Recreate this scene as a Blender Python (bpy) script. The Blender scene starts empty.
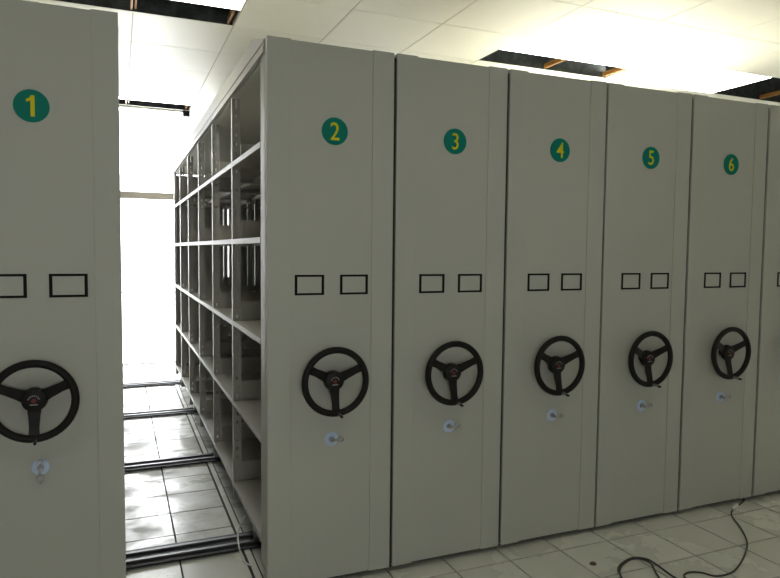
import bpy, bmesh, math, random
from mathutils import Vector, Matrix
random.seed(4)
S = bpy.context.scene
COL = S.collection

# ------------------------------------------------------------------ camera
CAM = Vector((0.0, -2.7264, 1.5168))
YAW, PITCH, ROLL, FPX = 0.3974, -0.0597, 0.0100, 648.2
F = Vector((math.sin(YAW)*math.cos(PITCH), math.cos(YAW)*math.cos(PITCH), math.sin(PITCH)))
R0 = Vector((math.cos(YAW), -math.sin(YAW), 0)); U0 = R0.cross(F)
R = R0*math.cos(ROLL) + U0*math.sin(ROLL); U = -R0*math.sin(ROLL) + U0*math.cos(ROLL)
cd = bpy.data.cameras.new('camera'); cam = bpy.data.objects.new('camera', cd); COL.objects.link(cam)
cd.sensor_width = 36.0; cd.lens = FPX/780*36.0; cd.clip_start = 0.05
cam.matrix_world = Matrix(((R.x, U.x, -F.x, CAM.x), (R.y, U.y, -F.y, CAM.y), (R.z, U.z, -F.z, CAM.z), (0, 0, 0, 1)))
S.camera = cam

# ------------------------------------------------------------------ world, exposure
SKY = 9.0            # overcast daylight outside the windows
PANEL = 16.0          # lit ceiling panels over the shelving
PANEL_AISLE = 7.5   # the ones over the aisle
PANEL_FILL = 1.15    # unseen dim panels, added to light the unit fronts
w = bpy.data.worlds.new('overcast_sky'); S.world = w; w.use_nodes = True
bg = w.node_tree.nodes['Background']; bg.inputs[0].default_value = (0.96, 0.98, 1.0, 1); bg.inputs[1].default_value = SKY
S.view_settings.view_transform = 'Standard'; S.view_settings.look = 'None'
S.view_settings.gamma = 1.0; S.view_settings.use_curve_mapping = False
S.view_settings.exposure = 1.0

# room dimensions
X0, X1, Y0, Y1 = -2.2, 9.6, -4.6, 6.3
ZC, ZS = 2.9423, 3.40
# windows in the far wall: (x0, x1, z0, z1)
WINS = [(-0.85, 1.30, -0.008, 3.00), (2.6, 4.7, 0.95, 2.75), (5.9, 8.6, 0.95, 2.75)]

# portals guide daylight sampling through the window openings
for (a, b, c, d) in WINS:
    ld = bpy.data.lights.new('daylight_portal', 'AREA'); ld.shape = 'RECTANGLE'; ld.size = b-a; ld.size_y = d-c
    ld.cycles.is_portal = True
    lo = bpy.data.objects.new('daylight_portal', ld); COL.objects.link(lo)
    lo.location = ((a+b)/2, Y1+0.25, (c+d)/2); lo.rotation_euler = (math.radians(-90), 0, 0)
FILL_WIN = (-0.35, 0.45, 1.05, 1.85)      # unseen window added behind the camera to light the unit fronts
ld = bpy.data.lights.new('daylight_portal', 'AREA'); ld.shape = 'RECTANGLE'; ld.size = FILL_WIN[1]-FILL_WIN[0]; ld.size_y = FILL_WIN[3]-FILL_WIN[2]; ld.cycles.is_portal = True
lo = bpy.data.objects.new('daylight_portal', ld); COL.objects.link(lo); lo.location = ((FILL_WIN[0]+FILL_WIN[1])/2, Y0-0.25, (FILL_WIN[2]+FILL_WIN[3])/2); lo.rotation_euler = (math.radians(90), 0, 0)

# ------------------------------------------------------------------ materials
def mat(name, col, rough=0.5, metal=0.0, spec=0.5, emit=None, noise=None, bump=None, rnoise=None, var=0.0):
    """noise=(scale, amount, other colour)  bump=(scale, strength)  rnoise=(scale, lo, hi)  var=random value per object"""
    m = bpy.data.materials.new(name); m.use_nodes = True
    nt = m.node_tree; N = nt.nodes; L = nt.links; b = N['Principled BSDF']
    b.inputs['Base Color'].default_value = (*col, 1); b.inputs['Roughness'].default_value = rough
    b.inputs['Metallic'].default_value = metal; b.inputs['Specular IOR Level'].default_value = spec
    if emit:
        b.inputs['Emission Color'].default_value = (*emit[0], 1); b.inputs['Emission Strength'].default_value = emit[1]
    geo = None
    def pos():
        nonlocal geo
        if geo is None: geo = N.new('ShaderNodeNewGeometry')
        return geo.outputs['Position']
    def tex(scale, detail=4, rough_=0.6):
        t = N.new('ShaderNodeTexNoise'); t.inputs['Scale'].default_value = scale; t.inputs['Detail'].default_value = detail
        t.inputs['Roughness'].default_value = rough_; L.new(pos(), t.inputs['Vector']); return t
    colout = None
    if noise:
        t = tex(noise[0]); r = N.new('ShaderNodeValToRGB'); r.color_ramp.elements[0].position = 0.42; r.color_ramp.elements[1].position = 0.68
        L.new(t.outputs['Fac'], r.inputs['Fac'])
        mu = N.new('ShaderNodeMath'); mu.operation = 'MULTIPLY'; mu.inputs[1].default_value = noise[1]; L.new(r.outputs['Color'], mu.inputs[0])
        mx = N.new('ShaderNodeMix'); mx.data_type = 'RGBA'; L.new(mu.outputs[0], mx.inputs[0])
        mx.inputs[6].default_value = (*col, 1); mx.inputs[7].default_value = (*noise[2], 1); colout = mx.outputs[2]
    if var:
        oi = N.new('ShaderNodeObjectInfo'); mr = N.new('ShaderNodeMapRange'); mr.inputs[3].default_value = 1-var; mr.inputs[4].default_value = 1+var
        L.new(oi.outputs['Random'], mr.inputs[0]); hs = N.new('ShaderNodeHueSaturation'); L.new(mr.outputs[0], hs.inputs['Value'])
        if colout: L.new(colout, hs.inputs['Color'])
        else: hs.inputs['Color'].default_value = (*col, 1)
        colout = hs.outputs[0]
    if colout: L.new(colout, b.inputs['Base Color'])
    if rnoise:
        t = tex(rnoise[0], 6, 0.65); mr = N.new('ShaderNodeMapRange'); mr.inputs[1].default_value = 0.4; mr.inputs[2].default_value = 0.62
        mr.inputs[3].default_value = rnoise[1]; mr.inputs[4].default_value = rnoise[2]; L.new(t.outputs['Fac'], mr.inputs[0]); L.new(mr.outputs[0], b.inputs['Roughness'])
    if bump:
        t = tex(bump[0], 2); bp = N.new('ShaderNodeBump'); bp.inputs['Strength'].default_value = bump[1]; bp.inputs['Distance'].default_value = 0.002
        L.new(t.outputs['Fac'], bp.inputs['Height']); L.new(bp.outputs[0], b.inputs['Normal'])
    return m

M = {}
M['paint'] = mat('grey_paint', (0.46, 0.47, 0.42), 0.55, spec=0.3, bump=(260, 0.12), noise=(1.1, 0.25, (0.43, 0.44, 0.40)))
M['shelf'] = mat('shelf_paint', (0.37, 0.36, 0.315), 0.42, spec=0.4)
M['top_bounce'] = mat('pale_bounce_top', (0.68, 0.67, 0.60), 0.6)  # unseen unit tops made paler to bounce light onto the ceiling
M['shade_black'] = mat('gap_shade', (0.02, 0.02, 0.02), 0.8)  # black for the strips that stand in for shade
M['black_metal'] = mat('blackened_steel', (0.022, 0.022, 0.022), 0.55, spec=0.3)
M['steel'] = mat('worn_steel', (0.45, 0.45, 0.46), 0.32, metal=0.9)
M['rail'] = mat('dark_rail_steel', (0.13, 0.13, 0.135), 0.45, metal=0.8)
M['chrome'] = mat('chrome', (0.7, 0.7, 0.7), 0.18, metal=1.0)
M['black_grip'] = mat('black_grip', (0.011, 0.010, 0.009), 0.5, spec=0.2, bump=(500, 0.2))
M['black_plastic'] = mat('black_plastic', (0.012, 0.011, 0.010), 0.45, spec=0.2)
M['black_line'] = mat('black_label_frame', (0.010, 0.009, 0.008), 0.6, spec=0.1)
M['teal'] = mat('teal_disc', (0.0, 0.20, 0.145), 0.5, spec=0.15)
M['yellow'] = mat('yellow_numeral', (0.72, 0.64, 0.01), 0.5, spec=0.15)
M['red'] = mat('red_emblem', (0.16, 0.015, 0.012), 0.5)
M['emblem'] = mat('pale_emblem', (0.25, 0.24, 0.22), 0.5)
M['lock_blue'] = mat('pale_blue_plastic', (0.50, 0.62, 0.80), 0.35)
M['cable'] = mat('dark_cable', (0.035, 0.032, 0.028), 0.5)
M['white_plastic'] = mat('white_plastic', (0.75, 0.75, 0.72), 0.4)
M['tile_worn'] = mat('dirty_floor_tile', (0.60, 0.61, 0.54), 0.3, spec=0.35, noise=(4.0, 0.55, (0.20, 0.19, 0.15)), rnoise=(3.1, 0.16, 0.6), var=0.05)
M['tile'] = mat('floor_tile', (0.70, 0.705, 0.63), 0.2, spec=0.4, noise=(9.0, 0.03, (0.34, 0.35, 0.30)), rnoise=(1.6, 0.24, 0.30), var=0.04)
M['grout'] = mat('grout', (0.035, 0.032, 0.026), 0.8)
M['ceil'] = mat('ceiling_tile', (0.88, 0.87, 0.775), 0.38, spec=0.5, var=0.02)
M['grid'] = mat('ceiling_grid', (0.45, 0.43, 0.36), 0.5)
M['void'] = mat('ceiling_void', (0.035, 0.04, 0.04), 0.8, noise=(9, 0.6, (0.10, 0.11, 0.11)))
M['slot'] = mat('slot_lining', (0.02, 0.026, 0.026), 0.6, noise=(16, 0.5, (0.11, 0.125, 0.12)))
M['wood'] = mat('orange_batten', (0.42, 0.20, 0.045), 0.5, noise=(30, 0.5, (0.22, 0.10, 0.03)))
M['wall'] = mat('wall_plaster', (0.62, 0.61, 0.56), 0.8)
M['frame'] = mat('window_frame', (0.42, 0.38, 0.32), 0.5)
M['panel'] = mat('lit_diffuser', (0.9, 0.9, 0.88), 0.5, emit=((1.0, 0.98, 0.90), PANEL))
M['panel_aisle'] = mat('aisle_diffuser', (0.9, 0.9, 0.88), 0.5, emit=((1.0, 0.98, 0.90), PANEL_AISLE))
M['panel_fill'] = mat('fill_diffuser', (0.9, 0.9, 0.88), 0.5, emit=((1.0, 0.97, 0.88), PANEL_FILL))
M['tube'] = mat('lit_tube', (0.9, 0.92, 1.0), 0.4, emit=((0.85, 0.93, 1.0), 9.0))
M['ground'] = mat('terrace_paving', (0.55, 0.55, 0.52), 0.8)
M['debris'] = mat('brown_scrap', (0.12, 0.085, 0.05), 0.8)
g = bpy.data.materials.new('clear_glass'); g.use_nodes = True
nt = g.node_tree; nt.nodes.clear(); out = nt.nodes.new('ShaderNodeOutputMaterial'); mx = nt.nodes.new('ShaderNodeMixShader')
tr = nt.nodes.new('ShaderNodeBsdfTransparent'); gl = nt.nodes.new('ShaderNodeBsdfGlossy'); gl.inputs['Roughness'].default_value = 0.02
fr = nt.nodes.new('ShaderNodeFresnel'); nt.links.new(fr.outputs[0], mx.inputs[0]); nt.links.new(tr.outputs[0], mx.inputs[1]); nt.links.new(gl.outputs[0], mx.inputs[2]); nt.links.new(mx.outputs[0], out.inputs[0])
M['glass'] = g

# ------------------------------------------------------------------ mesh helpers
def new_bm(): return bmesh.new()
def bx(bm, a, b, bevel=0.0):
    x0, y0, z0 = a; x1, y1, z1 = b
    r = bmesh.ops.create_cube(bm, size=1.0)
    vs = r['verts']
    for v in vs:
        v.co = Vector((x0 + (v.co.x+0.5)*(x1-x0), y0 + (v.co.y+0.5)*(y1-y0), z0 + (v.co.z+0.5)*(z1-z0)))
    if bevel:
        es = set(e for v in vs for e in v.link_edges)
        bmesh.ops.bevel(bm, geom=list(es), offset=bevel, segments=2, affect='EDGES', profile=0.6)
    return bm
def cyl(bm, c0, c1, r0, r1=None, n=24, cap=True):
    r1 = r0 if r1 is None else r1
    c0 = Vector(c0); c1 = Vector(c1); d = c1-c0
    q = Vector((0, 0, 1)).rotation_difference(d.normalized()).to_matrix().to_4x4()
    bmesh.ops.create_cone(bm, cap_ends=cap, segments=n, radius1=r0, radius2=r1, depth=d.length,
                          matrix=Matrix.Translation((c0+c1)/2) @ q)
    return bm
def prism(bm, poly, axis, t0, t1):
    """extrude a 2-D polygon along an axis; poly coords are the two other axes in xyz order"""
    def p3(u, v, t): return {'x': (t, u, v), 'y': (u, t, v), 'z': (u, v, t)}[axis]
    A = [bm.verts.new(p3(u, v, t0)) for u, v in poly]; B = [bm.verts.new(p3(u, v, t1)) for u, v in poly]
    n = len(poly); bm.faces.new(A); bm.faces.new(B[::-1])
    for i in range(n): bm.faces.new((A[i], B[i], B[(i+1) % n], A[(i+1) % n]))
    bmesh.ops.recalc_face_normals(bm, faces=bm.faces[:]); return bm
def catmull(pts, k=8, closed=False):
    P = [Vector(p) for p in pts]; out = []; n = len(P)
    rng = range(n) if closed else range(n-1)
    for i in rng:
        g_ = (lambda j: P[j % n]) if closed else (lambda j: P[max(0, min(n-1, j))])
        p0, p1, p2, p3 = g_(i-1), g_(i), g_(i+1), g_(i+2)
        for s in range(k):
            t = s/k
            out.append(0.5*((2*p1)+(-p0+p2)*t+(2*p0-5*p1+4*p2-p3)*t*t+(-p0+3*p1-3*p2+p3)*t**3))
    if not closed: out.append(P[-1])
    return out
def tube(bm, pts, r, n=8, closed=False):
    rings = []; m = len(pts)
    for i, p in enumerate(pts):
        a = pts[(i-1) % m] if (closed or i > 0) else pts[i]; b = pts[(i+1) % m] if (closed or i < m-1) else pts[i]
        d = (b-a).normalized(); up = Vector((0, 0, 1)) if abs(d.z) < 0.95 else Vector((0, 1, 0))
        s = d.cross(up).normalized(); t = s.cross(d)
        rings.append([bm.verts.new(p + (s*math.cos(2*math.pi*k/n) + t*math.sin(2*math.pi*k/n))*r) for k in range(n)])
    for i in range(m if closed else m-1):
        A = rings[i]; B = rings[(i+1) % m]
        for k in range(n): bm.faces.new((A[k], A[(k+1) % n], B[(k+1) % n], B[k]))
    if not closed: bm.faces.new(rings[0][::-1]); bm.faces.new(rings[-1])
    bmesh.ops.recalc_face_normals(bm, faces=bm.faces[:]); return bm
def torus(bm, R_, r, n=48, k=12):
    pts = [Vector((R_*math.cos(2*math.pi*i/n), 0, R_*math.sin(2*math.pi*i/n))) for i in range(n)]
    rings = []
    for p in pts:
        e = p.normalized()
        rings.append([bm.verts.new(p + (e*math.cos(2*math.pi*j/k) + Vector((0, 1, 0))*math.sin(2*math.pi*j/k))*r) for j in range(k)])
    for i in range(n):
        for j in range(k): bm.faces.new((rings[i][j], rings[(i+1) % n][j], rings[(i+1) % n][(j+1) % k], rings[i][(j+1) % k]))
    bmesh.ops.recalc_face_normals(bm, faces=bm.faces[:]); return bm
def mesh(name, bm, m, smooth=False):
    me = bpy.data.meshes.new(name); bm.to_mesh(me); bm.free(); me.materials.append(M[m])
    if smooth:
        for p in me.polygons: p.use_smooth = True
        try: me.set_sharp_from_angle(angle=math.radians(40))
        except Exception: pass
    return me
def ob(name, me, parent=None, loc=(0, 0, 0)):
    o = bpy.data.objects.new(name, me); COL.objects.link(o)
    if parent: o.parent = parent
    o.location = loc; return o
def obj(name, bm, m, parent=None, loc=(0, 0, 0), smooth=False): return ob(name, mesh(name, bm, m, smooth), parent, loc)
def tag(o, label, cat, group=None):
    o['label'] = label; o['category'] = cat
    if group: o['group'] = group
    return o
def struct(o): o['kind'] = 'structure'; return o
def empty(name, loc): 
    o = bpy.data.objects.new(name, None); COL.objects.link(o); o.location = loc; o.empty_display_size = 0.1; return o
def box(name, a, b, m, parent=None, bevel=0.0): return obj(name, bx(new_bm(), a, b, bevel), m, parent)

# ------------------------------------------------------------------ room shell
fl = struct(box('floor', (X0, Y0, -0.12), (X1, Y1, -0.008), 'grout'))
sl = struct(box('ceiling', (X0-0.2, Y0-0.2, ZS), (X1+0.2, Y1+0.2, ZS+0.12), 'void'))
struct(box('wall_left', (X0-0.2, Y0-0.2, -0.12), (X0, Y1+0.2, ZS), 'wall'))
struct(box('wall_right', (X1, Y0-0.2, -0.12), (X1+0.2, Y1+0.2, ZS), 'wall'))
bm = new_bm(); a, b, c, d = FILL_WIN
bx(bm, (X0, Y0-0.2, -0.12), (a, Y0, ZS)); bx(bm, (b, Y0-0.2, -0.12), (X1, Y0, ZS)); bx(bm, (a, Y0-0.2, -0.12), (b, Y0, c)); bx(bm, (a, Y0-0.2, d), (b, Y0, ZS))
struct(obj('wall_back', bm, 'wall'))
bm = new_bm(); xs = X0
for (a, b, c, d) in WINS:
    bx(bm, (xs, Y1, -0.12), (a, Y1+0.2, ZS)); bx(bm, (a, Y1, -0.12), (b, Y1+0.2, c)); bx(bm, (a, Y1, d), (b, Y1+0.2, ZS)); xs = b
bx(bm, (xs, Y1, -0.12), (X1, Y1+0.2, ZS))
struct(obj('wall_far', bm, 'wall'))
struct(box('ground', (-25, Y1+0.2, -0.3), (35, 60, -0.15), 'ground'))
for i, (a, b, c, d) in enumerate(WINS + [FILL_WIN]):  # the last one is the added fill window
    wn = struct(empty('window_%d' % (i+1), ((a+b)/2, Y1+0.1 if i < 3 else Y0-0.1, c)))
    ox, oy, oz = -(a+b)/2, 0, -c
    hw = (b-a)/2; h = d-c; t = 0.05
    fb = new_bm()
    for q in (((-hw, -.04, 0), (-hw+t, .04, h)), ((hw-t, -.04, 0), (hw, .04, h)), ((-hw+t, -.04, 0), (hw-t, .04, t if i else 0.006)), ((-hw+t, -.04, h-t), (hw-t, .04, h))): bx(fb, *q)
    obj('window_frame', fb, 'frame', wn)
    bars = [2.198-c, 0.937-c] if i == 0 else [h*0.66]
    thick = [0.045, 0.006] if i == 0 else [0.03]
    for zz, tt in zip(bars, thick): obj('transom_bar', bx(new_bm(), (-hw+t, -.05, zz-tt), (hw-t, .03, zz+tt)), 'frame', wn)
    edges = sorted([t if i else 0.006] + [e for zz, tt in zip(bars, thick) for e in (zz-tt, zz+tt)] + [h-t])
    for k in range(0, len(edges), 2): obj('pane', bx(new_bm(), (-hw+t, 0, edges[k]), (hw-t, .006, edges[k+1])), 'glass', wn)
struct(box('baseboard_far', (1.3, Y1-0.012, 0.0), (X1, Y1, 0.1), 'wall'))

# floor tiles, 300 mm
FX, FY, FT = 0.557, -0.1018, 0.300
tile_me = mesh('tile', bx(new_bm(), (0.0045, 0.0045, -0.008), (FT-0.0045, FT-0.0045, 0.0)), 'tile')
worn_me = mesh('tile', bx(new_bm(), (0.0045, 0.0045, -0.008), (FT-0.0045, FT-0.0045, 0.0)), 'tile_worn')
rest = new_bm()
for i in range(int((X0-FX)/FT), int((X1-FX)/FT)):
    for j in range(int((Y0-FY)/FT), int((Y1-FY)/FT)):
        x, y = FX+i*FT, FY+j*FT
        near = (0.0 < x+FT and x < 1.2 and -0.9 < y < 6.1 and not (x > 0.9 and y > 0.1)) or (x > 0.2 and x < 4.6 and -1.1 < y < 0.1)
        if near: ob('tile', worn_me if (y > 0.4 and x < 0.86) else tile_me, fl, (x, y, 0))
        else: bx(rest, (x+.0045, y+.0045, -0.008), (x+FT-.0045, y+FT-.0045, 0.0))
o = obj('tile_field', rest, 'tile', fl); o['kind'] = 'stuff'

# metal edging strip along the tile joint beside the shelving
es = obj('edging_strip', bx(new_bm(), (0.556, -0.3, 0.0), (0.600, 5.2, 0.003)), 'grout', fl)
obj('edging_cap', bx(new_bm(), (0.564, -0.3, 0.003), (0.592, 5.2, 0.006)), 'tile', es)

# floor rails for the carriages
def rail(y, label):
    e = tag(empty('floor_rail', (0.3, y, 0.0)), label, 'rail', 'carriage rails across the aisle')
    obj('rail_bed', bx(new_bm(), (-2.3, -0.095, 0.0062), (4.2, 0.095, 0.016), 0.003), 'black_metal', e)
    for s in (-1, 1):
        obj('rail_strip', bx(new_bm(), (-2.3, s*0.042-0.011, 0.016), (4.2, s*0.042+0.011, 0.026), 0.002), 'rail', e)
    return e
rail(0.57, 'dark steel floor rail across the aisle nearest the camera')
rail(2.01, 'dark steel floor rail across the aisle, second from the front')
rail(3.48, 'dark steel floor rail across the aisle, third from the front')
rail(4.86, 'dark steel floor rail across the aisle, farthest, by the bright window')

# ------------------------------------------------------------------ ceiling tiles, grid and openings
CX, CY, CT = 1.3043, 1.0, 0.600
def cell(x, y): return round((x-CX)/CT), round((y-CY)/CT)
open_cells = set()
slots = []     # (x0, x1, y0 cell, panel depth, slot end)
def cells_x(x0, n): i0 = round((x0-CX)/CT); return [i0+k for k in range(n)]
for x0, n, y0 in ((-0.4957, 2, 1.0), (2.5043, 2, 1.0), (4.9043, 2, 1.0), (-0.4957, 2, 4.0), (3.7043, 2, 1.0)):
    for i in cells_x(x0, n): open_cells.add((i, round((y0-CY)/CT)))
front_cells = set()
for x0 in (-1.0957, 1.3043):
    for i in cells_x(x0, 2): front_cells.add((i, -5))
for x0 in (6.1043,): 
    for i in cells_x(x0, 2): front_cells.add((i, 0))
ct_me = mesh('ceiling_tile', bx(new_bm(), (0.003, 0.003, 0.0), (CT-0.003, CT-0.003, 0.012), 0.0015), 'ceil')
rest = new_bm()
i0, i1 = math.floor((X0-CX)/CT), math.ceil((X1-CX)/CT); j0, j1 = math.floor((Y0-CY)/CT), math.ceil((Y1-CY)/CT)
for i in range(i0, i1):
    for j in range(j0, j1):
        if (i, j) in open_cells or (i, j) in front_cells: continue
        x, y = CX+i*CT, CY+j*CT
        if x < X0 or x+CT > X1 or y < Y0 or y+CT > Y1:
            bx(rest, (max(x, X0)+.003, max(y, Y0)+.003, ZC), (min(x+CT, X1)-.003, min(y+CT, Y1)-.003, ZC+.012)); continue
        if j >= -2 and -2 <= i: ob('ceiling_tile', ct_me, sl, (x, y, ZC))
        else: bx(rest, (x+.003, y+.003, ZC), (x+CT-.003, y+CT-.003, ZC+.012))
o = obj('ceiling_tile_field', rest, 'ceil', sl); o['kind'] = 'stuff'
# grid runners above the joints (interrupted nowhere; they also frame the openings)
def runner(a, b): obj('grid_runner', bx(new_bm(), a, b), 'grid', sl)
for j in range(j0+1, j1):
    y = CY+j*CT
    if Y0 < y < Y1: runner((X0, y-0.006, ZC+0.003), (X1, y+0.006, ZC+0.03))
for i in range(i0+1, i1):
    x = CX+i*CT; segs = []
    ys = Y0
    for j in range(j0, j1):        # skip across opening cells (wood battens stand there)
        pass
    if not X0 < x < X1: continue
    cuts = sorted(CY+j*CT for (ii, j) in open_cells if (ii, j) in open_cells and ii == i and (i-1, j) in open_cells)
    for c in cuts: runner((x-0.006, ys, ZC+0.003), (x+0.006, c-0.006, ZC+0.03)); ys = c+CT+0.006
    runner((x-0.006, ys, ZC+0.003), (x+0.006, Y1, ZC+0.03))

def light_panel(x0, x1, y0, y1, label, m='panel', group='lit ceiling panels'):
    e = tag(empty('ceiling_light_panel', ((x0+x1)/2, (y0+y1)/2, ZC)), label, 'light panel', group)
    hx, hy = (x1-x0)/2-0.004, (y1-y0)/2-0.004
    obj('diffuser', bx(new_bm(), (-hx+.006, -hy+.006, 0.0), (hx-.006, hy-.006, 0.008)), m, e)
    fb = new_bm()
    for q in (((-hx, -hy, 0), (-hx+.006, hy, .02)), ((hx-.006, -hy, 0), (hx, hy, .02)), ((-hx+.006, -hy, 0), (hx-.006, -hy+.006, .02)), ((-hx+.006, hy-.006, 0), (hx-.006, hy, .02))): bx(fb, *q)
    obj('panel_frame', fb, 'ceil', e)
    return e
def slot(x0, x1, ya, yb, yc, depth, label, conduit=False):
    """recess open from ya to yb; a pale edge strip from yb to yc"""
    e = tag(empty('ceiling_recess', ((x0+x1)/2, (ya+yb)/2, ZC)), label, 'ceiling recess', 'dark recesses in the ceiling')
    hx, hy = (x1-x0)/2-0.008, (yb-ya)/2
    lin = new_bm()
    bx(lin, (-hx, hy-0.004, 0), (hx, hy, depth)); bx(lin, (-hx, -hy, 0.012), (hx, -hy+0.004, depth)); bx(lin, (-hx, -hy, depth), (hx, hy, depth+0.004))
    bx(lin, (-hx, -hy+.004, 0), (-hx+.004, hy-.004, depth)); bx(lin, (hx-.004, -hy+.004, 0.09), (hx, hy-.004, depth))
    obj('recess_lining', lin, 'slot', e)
    for s, wd in ((0, 0.016), (1, 0.0)):
        cx = 0 if s == 0 else hx-0.02
        obj('wood_batten', bx(new_bm(), (cx-0.016, -hy+.006, 0.004), (cx-0.002, hy-.006, 0.04), 0.002), 'wood', e)
        if s == 0: obj('wood_batten', bx(new_bm(), (cx+0.008, -hy+.006, 0.012), (cx+0.020, hy-.006, 0.04), 0.002), 'wood', e)
    if yc > yb: obj('edge_strip', bx(new_bm(), (-hx, hy, -0.002), (hx, hy+(yc-yb)-0.006, 0.012)), 'ceil', e)
    if conduit: obj('conduit', cyl(new_bm(), (-hx+.004, -hy+0.18, 0.10), (hx-.004, -hy+0.18, 0.10), 0.012, n=10), 'steel', e, smooth=True)
    return e
light_panel(-0.4957, 0.7043, 1.0, 1.30, 'lit half-width ceiling panel over the aisle entrance above unit 1', 'panel_aisle')
slot(-0.4957, 0.7043, 1.302, 1.578, 1.6, 0.30, 'dark ceiling recess with wood battens above the aisle entrance')
light_panel(2.5043, 3.7043, 1.0, 1.30, 'lit half-width ceiling panel above units 4 and 5')
slot(2.5043, 3.7043, 1.302, 1.578, 1.6, 0.30, 'dark ceiling recess with two wood battens above units 3 to 5')
light_panel(3.7043, 4.9043, 1.0, 1.6, 'full-width glowing ceiling panel above units 5 and 6')
slot(4.9043, 6.1043, 1.004, 1.578, 1.6, 0.34, 'wide open dark ceiling recess above unit 6', conduit=True)
light_panel(-0.4957, 0.7043, 4.0, 4.12, 'narrow lit ceiling panel deep in the aisle near the window', 'panel_aisle')
slot(-0.4957, 0.7043, 4.122, 4.36, 4.36, 0.25, 'dark ceiling recess deep in the aisle near the window')
box('trim', (-0.49, 4.362, ZC), (0.70, 4.597, ZC+.012), 'ceil').name = 'trim_1'
struct(bpy.data.objects['trim_1'])
tb = tag(empty('tube_lamp', (0.10, 4.43, ZC)), 'bluish white fluorescent tube on the ceiling deep in the aisle', 'lamp')
obj('lamp_batten', bx(new_bm(), (-0.58, -0.025, -0.02), (0.58, 0.025, 0.0), 0.003), 'ceil', tb)
obj('tube', cyl(new_bm(), (-0.56, 0, -0.036), (0.54, 0, -0.036), 0.014, n=12), 'tube', tb, smooth=True)
obj('end_cap', bx(new_bm(), (0.54, -0.035, -0.055), (0.61, 0.035, -0.0), 0.003), 'black_plastic', tb)
for k, (i, j) in enumerate(sorted(front_cells)):  # unseen dim panels; the front pair is added to light the unit fronts
    if k % 2 == 0:
        x, y = CX+i*CT, CY+j*CT
        names = ['over the left front of the room facing unit 1', 'over the front floor facing units 3 and 4', 'at the far right, beyond the open dark recess']
        light_panel(x, x+2*CT, y, y+CT, 'unseen dim ceiling fill panel ' + names[k//2], 'panel_fill', 'unseen ceiling fill panels')

# ------------------------------------------------------------------ mobile shelving units
H, ZB = 2.4009, 0.03
UNITS = {1: (-0.575, 0.0124), 2: (0.5818, 1.1562), 3: (1.1706, 1.7530), 4: (1.7682, 2.3583), 5: (2.3707, 2.9564), 6: (2.9731, 3.5647), 7: (3.5825, 4.170)}
SY0, SD, NB = 0.1197, 0.805, 6
SHZ = [0.2076, 0.6685, 1.1173, 1.5691, 1.9892]
SW = 0.572            # shelving width (x), centred on the panel

# shared meshes, x measured from the unit centre, y from the panel face
hw = SW/2
def shelf_bm(y0, y1):
    b = new_bm(); t = 0.0015
    bx(b, (-hw, y0, -0.003), (hw, y1, 0.0))
    bx(b, (-hw, y0, -0.026), (-hw+.012, y1, -0.003)); bx(b, (hw-.012, y0, -0.026), (hw, y1, -0.003))
    bx(b, (-hw+.012, y0, -0.026), (hw-.012, y0+.003, -0.003)); bx(b, (-hw+.012, y1-.003, -0.026), (hw-.012, y1, -0.003))
    bx(b, (-.02, y0+.003, -0.025), (.02, y1-.003, -0.003))
    return b
shelf_me = mesh('shelf', shelf_bm(0.020, SD-0.020), 'shelf')
shelf_first = mesh('shelf', shelf_bm(0.034, SD-0.020), 'shelf')
def column_bm():
    b = new_bm(); z0, z1 = 0.10, 2.335
    bx(b, (-hw, -0.018, z0), (-hw+.002, 0.018, z1))          # aisle-facing flange
    w0, w1 = -hw+.002, -hw+.047
    bx(b, (w0, -0.0012, z0), (w0+.018, 0.0012, z1)); bx(b, (w1-.018, -0.0012, z0), (w1, 0.0012, z1))
    z = z0; n = 0
    while z < z1-0.05:                                       # rungs between the punched slots
        bx(b, (w0+.018, -0.0012, z), (w1-.018, 0.0012, z+0.032)); z += 0.05
    bx(b, (w1-.002, 0.0012, z0), (w1, 0.014, z1))
    return b
col_l = mesh('column', column_bm(), 'shelf')
b = column_bm(); bmesh.ops.scale(b, vec=(-1, 1, 1), verts=b.verts[:]); bmesh.ops.reverse_faces(b, faces=b.faces[:]); col_r = mesh('column', b, 'shelf')
b = new_bm(); bx(b, (-hw, 0.050, 0.10), (-hw+.03, 0.150, 2.385), 0.006); post_l = mesh('end_post', b, 'shelf')
b = new_bm(); bx(b, (hw-.03, 0.050, 0.10), (hw, 0.150, 2.385), 0.006); post_r = mesh('end_post', b, 'shelf')
b = new_bm(); bx(b, (-hw+.032, 0.128, 0.18), (hw-.032, 0.132, 2.33)); end_me = mesh('end_sheet', b, 'shelf')
def stop_bm():
    b = new_bm(); a0, a1, zz, t = -hw+.05, hw-.05, 0.105, 0.0012
    s0, s1 = 0.06, 0.16
    bx(b, (a0, -t, 0), (a1, t, 0.04)); bx(b, (a0, -t, 0.055), (a1, t, zz)); bx(b, (a0, -t, .04), (s0, t, .055)); bx(b, (s1, -t, .04), (a1, t, .055))
    return b
stop_me = mesh('side_stop', stop_bm(), 'shelf')
b = new_bm(); bx(b, (-.008, 0.02, 0), (-.006, SD-.02, 0.10)); bstop_me = mesh('back_stop', b, 'shelf')
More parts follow.
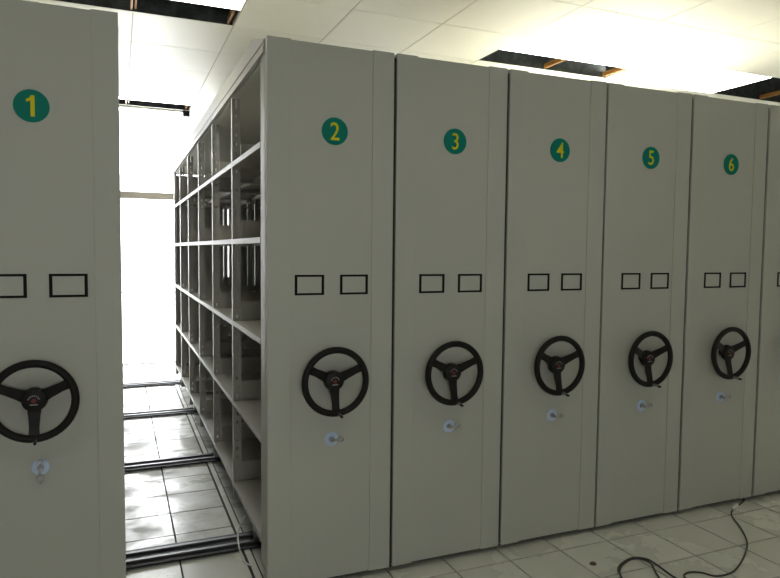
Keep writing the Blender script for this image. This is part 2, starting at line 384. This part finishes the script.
def header_bm(first, s):
    b = new_bm(); y0, y1 = (0.052, SY0+SD-0.003) if first else (0.003, SD-0.003)
    xa, xb = (-hw-.004, -hw+.012)
    if first: poly = [(y0, 2.345), (y1, 2.345), (y1, 2.470), (0.31, 2.470), (y0, 2.402)]
    else: poly = [(y0, 2.345), (y1, 2.345), (y1, 2.470), (y0, 2.470)]
    prism(b, poly, 'x', xa, xb); bx(b, (xa-.005, y0, 2.345), (xa, y1, 2.372), 0.0); bx(b, (xa-.003, y0, 2.388), (xa, y1, 2.396))
    if s > 0:
        bmesh.ops.scale(b, vec=(-1, 1, 1), verts=b.verts[:]); bmesh.ops.reverse_faces(b, faces=b.faces[:])
    return b
HD = {(f, s): mesh('header', header_bm(f, s), 'shelf') for f in (True, False) for s in (-1, 1)}
b = new_bm(); bx(b, (-hw+.014, 0.06, 2.34), (hw-.014, SY0+SD*NB, 2.352)); roof_me = mesh('top_cover', b, 'top_bounce')
b = new_bm()
for s in (-1, 1): bx(b, (s*0.2-.03, 0.06, 0.062), (s*0.2+.03, SY0+SD*NB, 0.172))
for y in (0.25, 1.6, 3.2, 4.7): bx(b, (-.17, y, 0.08), (.17, y+.05, 0.16))
base_me = mesh('base_frame', b, 'black_metal')
b = new_bm(); cyl(b, (-.245, 0, 0.062), (-.232, 0, 0.062), 0.0355, n=20); cyl(b, (.232, 0, 0.062), (.245, 0, 0.062), 0.0355, n=20); cyl(b, (-.232, 0, 0.062), (.232, 0, 0.062), 0.01, n=10)
axle_me = mesh('carriage_axle', b, 'steel', True)

# front furniture meshes
def label_bm():
    b = new_bm(); W_, H_, t = 0.066, 0.0445, 0.0115
    for q in (((-W_, -.002, -H_), (-W_+t, 0, H_)), ((W_-t, -.002, -H_), (W_, 0, H_)), ((-W_+t, -.002, -H_), (W_-t, 0, -H_+t*.8)), ((-W_+t, -.002, H_-t*.8), (W_-t, 0, H_))): bx(b, *q)
    return b
label_me = mesh('label_frame', label_bm(), 'black_line')
disc_me = mesh('number_disc', cyl(new_bm(), (0, 0, 0), (0, -0.003, 0), 0.0595, n=48), 'teal', True)
rim_me = mesh('handwheel', torus(new_bm(), 0.139, 0.0145), 'black_grip', True)
def spoke_bm(ang):
    b = new_bm(); y_in, y_out = 0.028, 0.004
    pts = []
    ring = []
    for r_, wd, y in ((0.022, 0.025, y_in), (0.06, 0.020, (y_in*0.6+y_out*0.4)), (0.10, 0.017, y_out+.003), (0.133, 0.019, y_out-.004)):
        ring.append([(r_, -wd, y-.005), (r_, wd, y-.005), (r_, wd*.85, y+.005), (r_, -wd*.85, y+.005)])
    ca, sa = math.cos(ang), math.sin(ang)
    V = [[b.verts.new((u*ca-v*sa, y, u*sa+v*ca)) for (u, v, y) in rr] for rr in ring]
    for i in range(len(V)-1):
        for k in range(4): b.faces.new((V[i][k], V[i][(k+1) % 4], V[i+1][(k+1) % 4], V[i+1][k]))
    b.faces.new(V[0]); b.faces.new(V[-1][::-1]); bmesh.ops.recalc_face_normals(b, faces=b.faces[:])
    return b
spoke_me = [mesh('spoke', spoke_bm(math.radians(a)), 'black_plastic') for a in (-90, 27, 153)]
b = new_bm(); cyl(b, (0, 0.036, 0), (0, 0.012, 0), 0.045, 0.041, n=32); cyl(b, (0, 0.012, 0), (0, 0.008, 0), 0.041, 0.034, n=32); cyl(b, (0, 0.069, 0), (0, 0.036, 0), 0.022, n=24)
hub_me = mesh('hub', b, 'black_plastic', True)
b = new_bm()
cyl(b, (0, 0.008, 0.0), (0, 0.0068, 0.0), 0.0085, n=16)
red_me = mesh('emblem_dot', b, 'red')
b = new_bm()
bx(b, (-.013, 0.0066, -.0165), (.013, 0.008, -.012))
for a in range(20, 161, 20):
    c = math.radians(a); px, pz = 0.0185*math.cos(c), 0.0185*math.sin(c)
    r = bmesh.ops.create_cube(b, size=1.0)
    for v in r['verts']:
        u, y, t = v.co.x*0.0036, v.co.y*0.0012, v.co.z*0.0052
        v.co = Vector((px + u*math.sin(c) + t*math.cos(c), 0.0072+y, pz - u*math.cos(c) + t*math.sin(c)))
ring_me = mesh('emblem_lettering', b, 'emblem')
b = new_bm(); cyl(b, (0.006, 0.0, -0.138), (0.008, -0.052, -0.140), 0.0088, 0.0075, n=14)
peg_me = mesh('knob_shaft', b, 'chrome', True)
b = new_bm(); cyl(b, (0.008, -0.052, -0.140), (0.008, -0.066, -0.1405), 0.0060, 0.0052, n=14)
pegt_me = mesh('knob_tip', b, 'black_plastic', True)
b = new_bm(); cyl(b, (0, 0, 0), (0, -0.004, 0), 0.032, 0.030, n=32); lock_me = mesh('lock_plate', b, 'lock_blue', True)
b = new_bm(); cyl(b, (0, -0.004, 0), (0, -0.012, 0), 0.013, 0.012, n=24); lockc_me = mesh('lock_cylinder', b, 'steel', True)
def key_bm(hang):
    b = new_bm()
    bx(b, (-.0035, -.020, -.0012), (.0035, 0.0, .0012)); cyl(b, (-.005, -.019, 0), (.005, -.019, 0), 0.0045, n=12)
    # folded bow hanging from the hinge: stem, round head and its eye
    bx(b, (-.0045, -.0205, -.020), (.0045, -.0175, -.004)); 
    tube(b, [Vector((0.010*math.cos(t), -.019, -.033+0.015*math.sin(t))) for t in [2*math.pi*k/20 for k in range(20)]], 0.0032, 6, True)
    cyl(b, (0, -.018, -.033), (0, -.020, -.033), 0.009, n=16)
    if hang:
        tube(b, [Vector((0.006*math.cos(t), -.019+.008*math.sin(t), -.052)) for t in [2*math.pi*k/12 for k in range(12)]], 0.0012, 6, True)
        bx(b, (-.003, -.020, -.074), (.003, -.018, -.052)); cyl(b, (0, -.006, 0.026), (0, -.016, 0.027), 0.009, 0.007, n=14)
    return b
key_me = {h_: mesh('key', key_bm(h_), 'steel', True) for h_ in (False, True)}

def numeral_mesh(ch):
    if ch == '1':        # upright stroke with a raised flag
        return mesh('numeral', prism(new_bm(), [(-.003, -.038), (.0105, -.038), (.0105, .038), (-.001, .038), (-.006, .029), (-.017, .023), (-.017, .013), (-.003, .019)], 'y', 0.0006, -0.0008), 'yellow')
    cu = bpy.data.curves.new('numeral', 'FONT'); cu.body = ch; cu.size = 0.112; cu.extrude = 0.0008; cu.offset = 0.0003
    cu.align_x = 'CENTER'; cu.align_y = 'CENTER'
    t = bpy.data.objects.new('tmp_numeral', cu); COL.objects.link(t)
    dg = bpy.context.evaluated_depsgraph_get(); me = bpy.data.meshes.new_from_object(t.evaluated_get(dg))
    bpy.data.objects.remove(t); bpy.data.curves.remove(cu)
    xs = [v.co.x for v in me.vertices]; ys = [v.co.y for v in me.vertices]
    mx_, my_ = (max(xs)+min(xs))/2, (max(ys)+min(ys))/2; k = 0.076/(max(ys)-min(ys))
    for v in me.vertices:
        x, y, z = v.co; v.co = Vector(((x-mx_)*k*0.86, -z, (y-my_)*k))
    me.name = 'numeral'; me.materials.clear(); me.materials.append(M['yellow']); return me

LAB = {1: 'light grey mobile shelving unit numbered 1, left of the open aisle',
       2: 'light grey mobile shelving unit numbered 2, its empty shelves facing the aisle',
       3: 'grey shelving unit with green disc 3, directly right of the end unit beside the aisle',
       4: 'grey shelving unit with green disc 4, in the middle under the dark ceiling recess',
       5: 'grey shelving unit with green disc 5, second closed unit left of the floor cable',
       6: 'light grey mobile shelving unit numbered 6 with the floor cable at its foot',
       7: 'light grey mobile shelving unit cut off at the right edge of the photo'}
KEYLAB = {1: 'steel key hanging straight down from the lock left of the aisle',
          2: 'sideways steel key in the lock nearest the right side of the aisle',
          3: 'sideways steel key in the second lock right of the aisle',
          4: 'sideways steel key in the middle lock of the five right of the aisle',
          5: 'sideways steel key in the second lock from the right end',
          6: 'sideways steel key in the rightmost visible lock, above the floor cable'}
for n, (a, bb) in UNITS.items():
    cx = (a+bb)/2; W = bb-a; h = W/2
    u = tag(empty('mobile_shelving_unit', (cx, 0, 0.0)), LAB[n], 'shelving unit', 'row of mobile shelving units')
    # front: recessed centre sheet with two raised edge strips
    sw = 0.1025 if n > 1 else 0.095; HT = H if n > 1 else H+0.008
    fp = obj('front_panel', bx(new_bm(), (-h+sw, 0.005, ZB+.004), (h-sw, 0.040, HT-.004), 0.0008), 'paint', u)
    for s in (-1, 1):
        x0, x1 = (-h, -h+sw) if s < 0 else (h-sw, h)
        obj('edge_strip', bx(new_bm(), (x0, 0.002, ZB), (x1, 0.040, HT), 0.0025), 'paint', fp)
    for s in (-1, 1): ob('label_frame', label_me, u, (s*0.1025 + (0.005 if n == 1 else 0), 0.0049, 1.3625 if n > 1 else 1.3715))
    if n < 7:
        d = ob('number_disc', disc_me, u, (0.009 if n > 1 else -0.003, 0.0049, 2.031))
        ob('numeral', numeral_mesh(str(n)), d, (0, -0.0036, 0))
    hwl = ob('handwheel', rim_me, u, ({2: -0.003}.get(n, -0.011), -0.066, 0.952 if n == 1 else 0.943))
    for sm in spoke_me: ob('spoke', sm, hwl)
    ob('hub', hub_me, hwl); ob('emblem_dot', red_me, hwl); ob('emblem_lettering', ring_me, hwl)
    ob('knob_shaft', peg_me, hwl); ob('knob_tip', pegt_me, hwl)
    if n < 7:
        LZ = 0.684 if n == 1 else 0.672
        lk = ob('lock_plate', lock_me, u, (0.0, 0.0049, LZ)); ob('lock_cylinder', lockc_me, lk)
        k = ob('key', key_me[n == 1], None, (cx, -0.0072, LZ))
        if n != 1: k.rotation_euler = (0, math.radians(-90+random.uniform(-8, 12)), 0)
        tag(k, KEYLAB[n], 'key', 'keys in the unit locks')
    # shelving behind the panel
    ob('end_post', post_l, u); ob('end_post', post_r, u); ob('end_sheet', end_me, u); ob('end_sheet', end_me, u, (0, NB*SD-0.02, 0))
    obj('foot_shade_strip', bx(new_bm(), (-h+.004, 0.042, 0.010), (h-.004, 0.052, 0.098)), 'shade_black', u)  # black strip standing in for the shadow under the panel
    if n in (2, 3, 4, 5, 6):
        gap = UNITS[n+1][0]-bb
        obj('gap_shade_strip', bx(new_bm(), (h, 0.012, ZB+.01), (h+gap-.0015, 0.036, H-.02), 0.001), 'shade_black', u)  # black strip put in to keep the gap between units in shade
    ob('top_cover', roof_me, u); ob('base_frame', base_me, u)
    for ry in (0.57, 2.01, 3.48, 4.86):
        ob('carriage_axle', axle_me, u, (0, ry-0.042, 0))
    ob('end_post', post_l, u, (0, NB*SD-0.03, 0)); ob('end_post', post_r, u, (0, NB*SD-0.03, 0))
    for k in range(1, NB):
        ob('column', col_l, u, (0, SY0+k*SD, 0)); ob('column', col_r, u, (0, SY0+k*SD, 0))
    for k in range(NB):
        for s in (-1, 1): ob('header', HD[(k == 0, s)], u, (0, 0 if k == 0 else SY0+k*SD, 0))
        for z in SHZ:
            ob('shelf', shelf_first if k == 0 else shelf_me, u, (0, SY0+k*SD, z))
            if k < NB-1: ob('side_stop', stop_me, u, (0, SY0+(k+1)*SD-(0.0 if k < NB-1 else 0.0), z+0.0005))

# ------------------------------------------------------------------ small things on the floor
# loose dark cable from under unit 6
P = [(3.62, 0.20), (3.566, 0.06), (3.50, 0.01), (3.43, -0.02), (3.33, -0.06), (3.247, -0.123), (3.158, -0.248), (3.038, -0.386), (2.897, -0.487), (2.731, -0.576), (2.639, -0.602), (2.566, -0.593), (2.531, -0.545),
     (2.477, -0.522), (2.425, -0.545), (2.43, -0.62), (2.54, -0.66), (2.56, -0.72), (2.45, -0.70), (2.385, -0.60), (2.378, -0.518), (2.386, -0.42), (2.385, -0.35), (2.323, -0.315), (2.21, -0.355), (2.148, -0.428), (2.12, -0.53),
     (2.19, -0.60), (2.28, -0.54), (2.33, -0.46), (2.372, -0.39), (2.355, -0.335), (2.30, -0.325), (2.20, -0.372), (2.138, -0.455), (2.08, -0.62), (1.95, -0.82), (1.65, -1.10)]
pts = catmull([(x, y, 0.0048 + (0.004 if 20 < i < 34 else 0)) for i, (x, y) in enumerate(P)], 7)
cb = tag(empty('power_cable', (2.9, -0.3, 0.0)), 'loose dark cable looping over the floor in front of unit 6', 'cable')
off = Vector((2.9, -0.3, 0))
cord = obj('cord', tube(new_bm(), [p-off for p in pts], 0.0044, 8), 'cable', cb, smooth=True)
b = new_bm(); cyl(b, (3.40-2.9, -0.03+0.3, 0.0125), (3.325-2.9, -0.062+0.3, 0.0125), 0.0115, 0.008, n=14)
obj('connector', b, 'white_plastic', cb, smooth=True)
# white strap hanging from the base of unit 2
sp = catmull([(0.574, 0.494, 0.172), (0.5646, 0.553, 0.12), (0.5485, 0.5645, 0.055), (0.5374, 0.4698, 0.035), (0.538, 0.3885, 0.012), (0.546, 0.326, 0.012), (0.567, 0.286, 0.0125)], 8)
o = obj('plastic_strap', tube(new_bm(), [p-Vector((0.556, 0.5, 0.0)) for p in sp], 0.004, 8), 'white_plastic', None, (0.556, 0.5, 0.0), True)
tag(o, 'thin white plastic strap dangling from the bottom shelf of unit 2', 'strap')
# scrap of debris
b = new_bm(); bmesh.ops.create_icosphere(b, subdivisions=2, radius=0.02)
for v in b.verts:
    v.co = Vector((v.co.x*(1+random.uniform(-.35, .35)), v.co.y*(0.8+random.uniform(-.3, .3)), max(v.co.z, -0.004)*0.3*(1+random.uniform(-.4, .4)) + 0.0015))
zmin = min(v.co.z for v in b.verts)
for v in b.verts: v.co.z -= zmin
tag(obj('debris_scrap', b, 'debris', None, (2.115, -0.279, 0.0)), 'small brown crumpled scrap lying on the floor tiles before unit 4', 'debris')
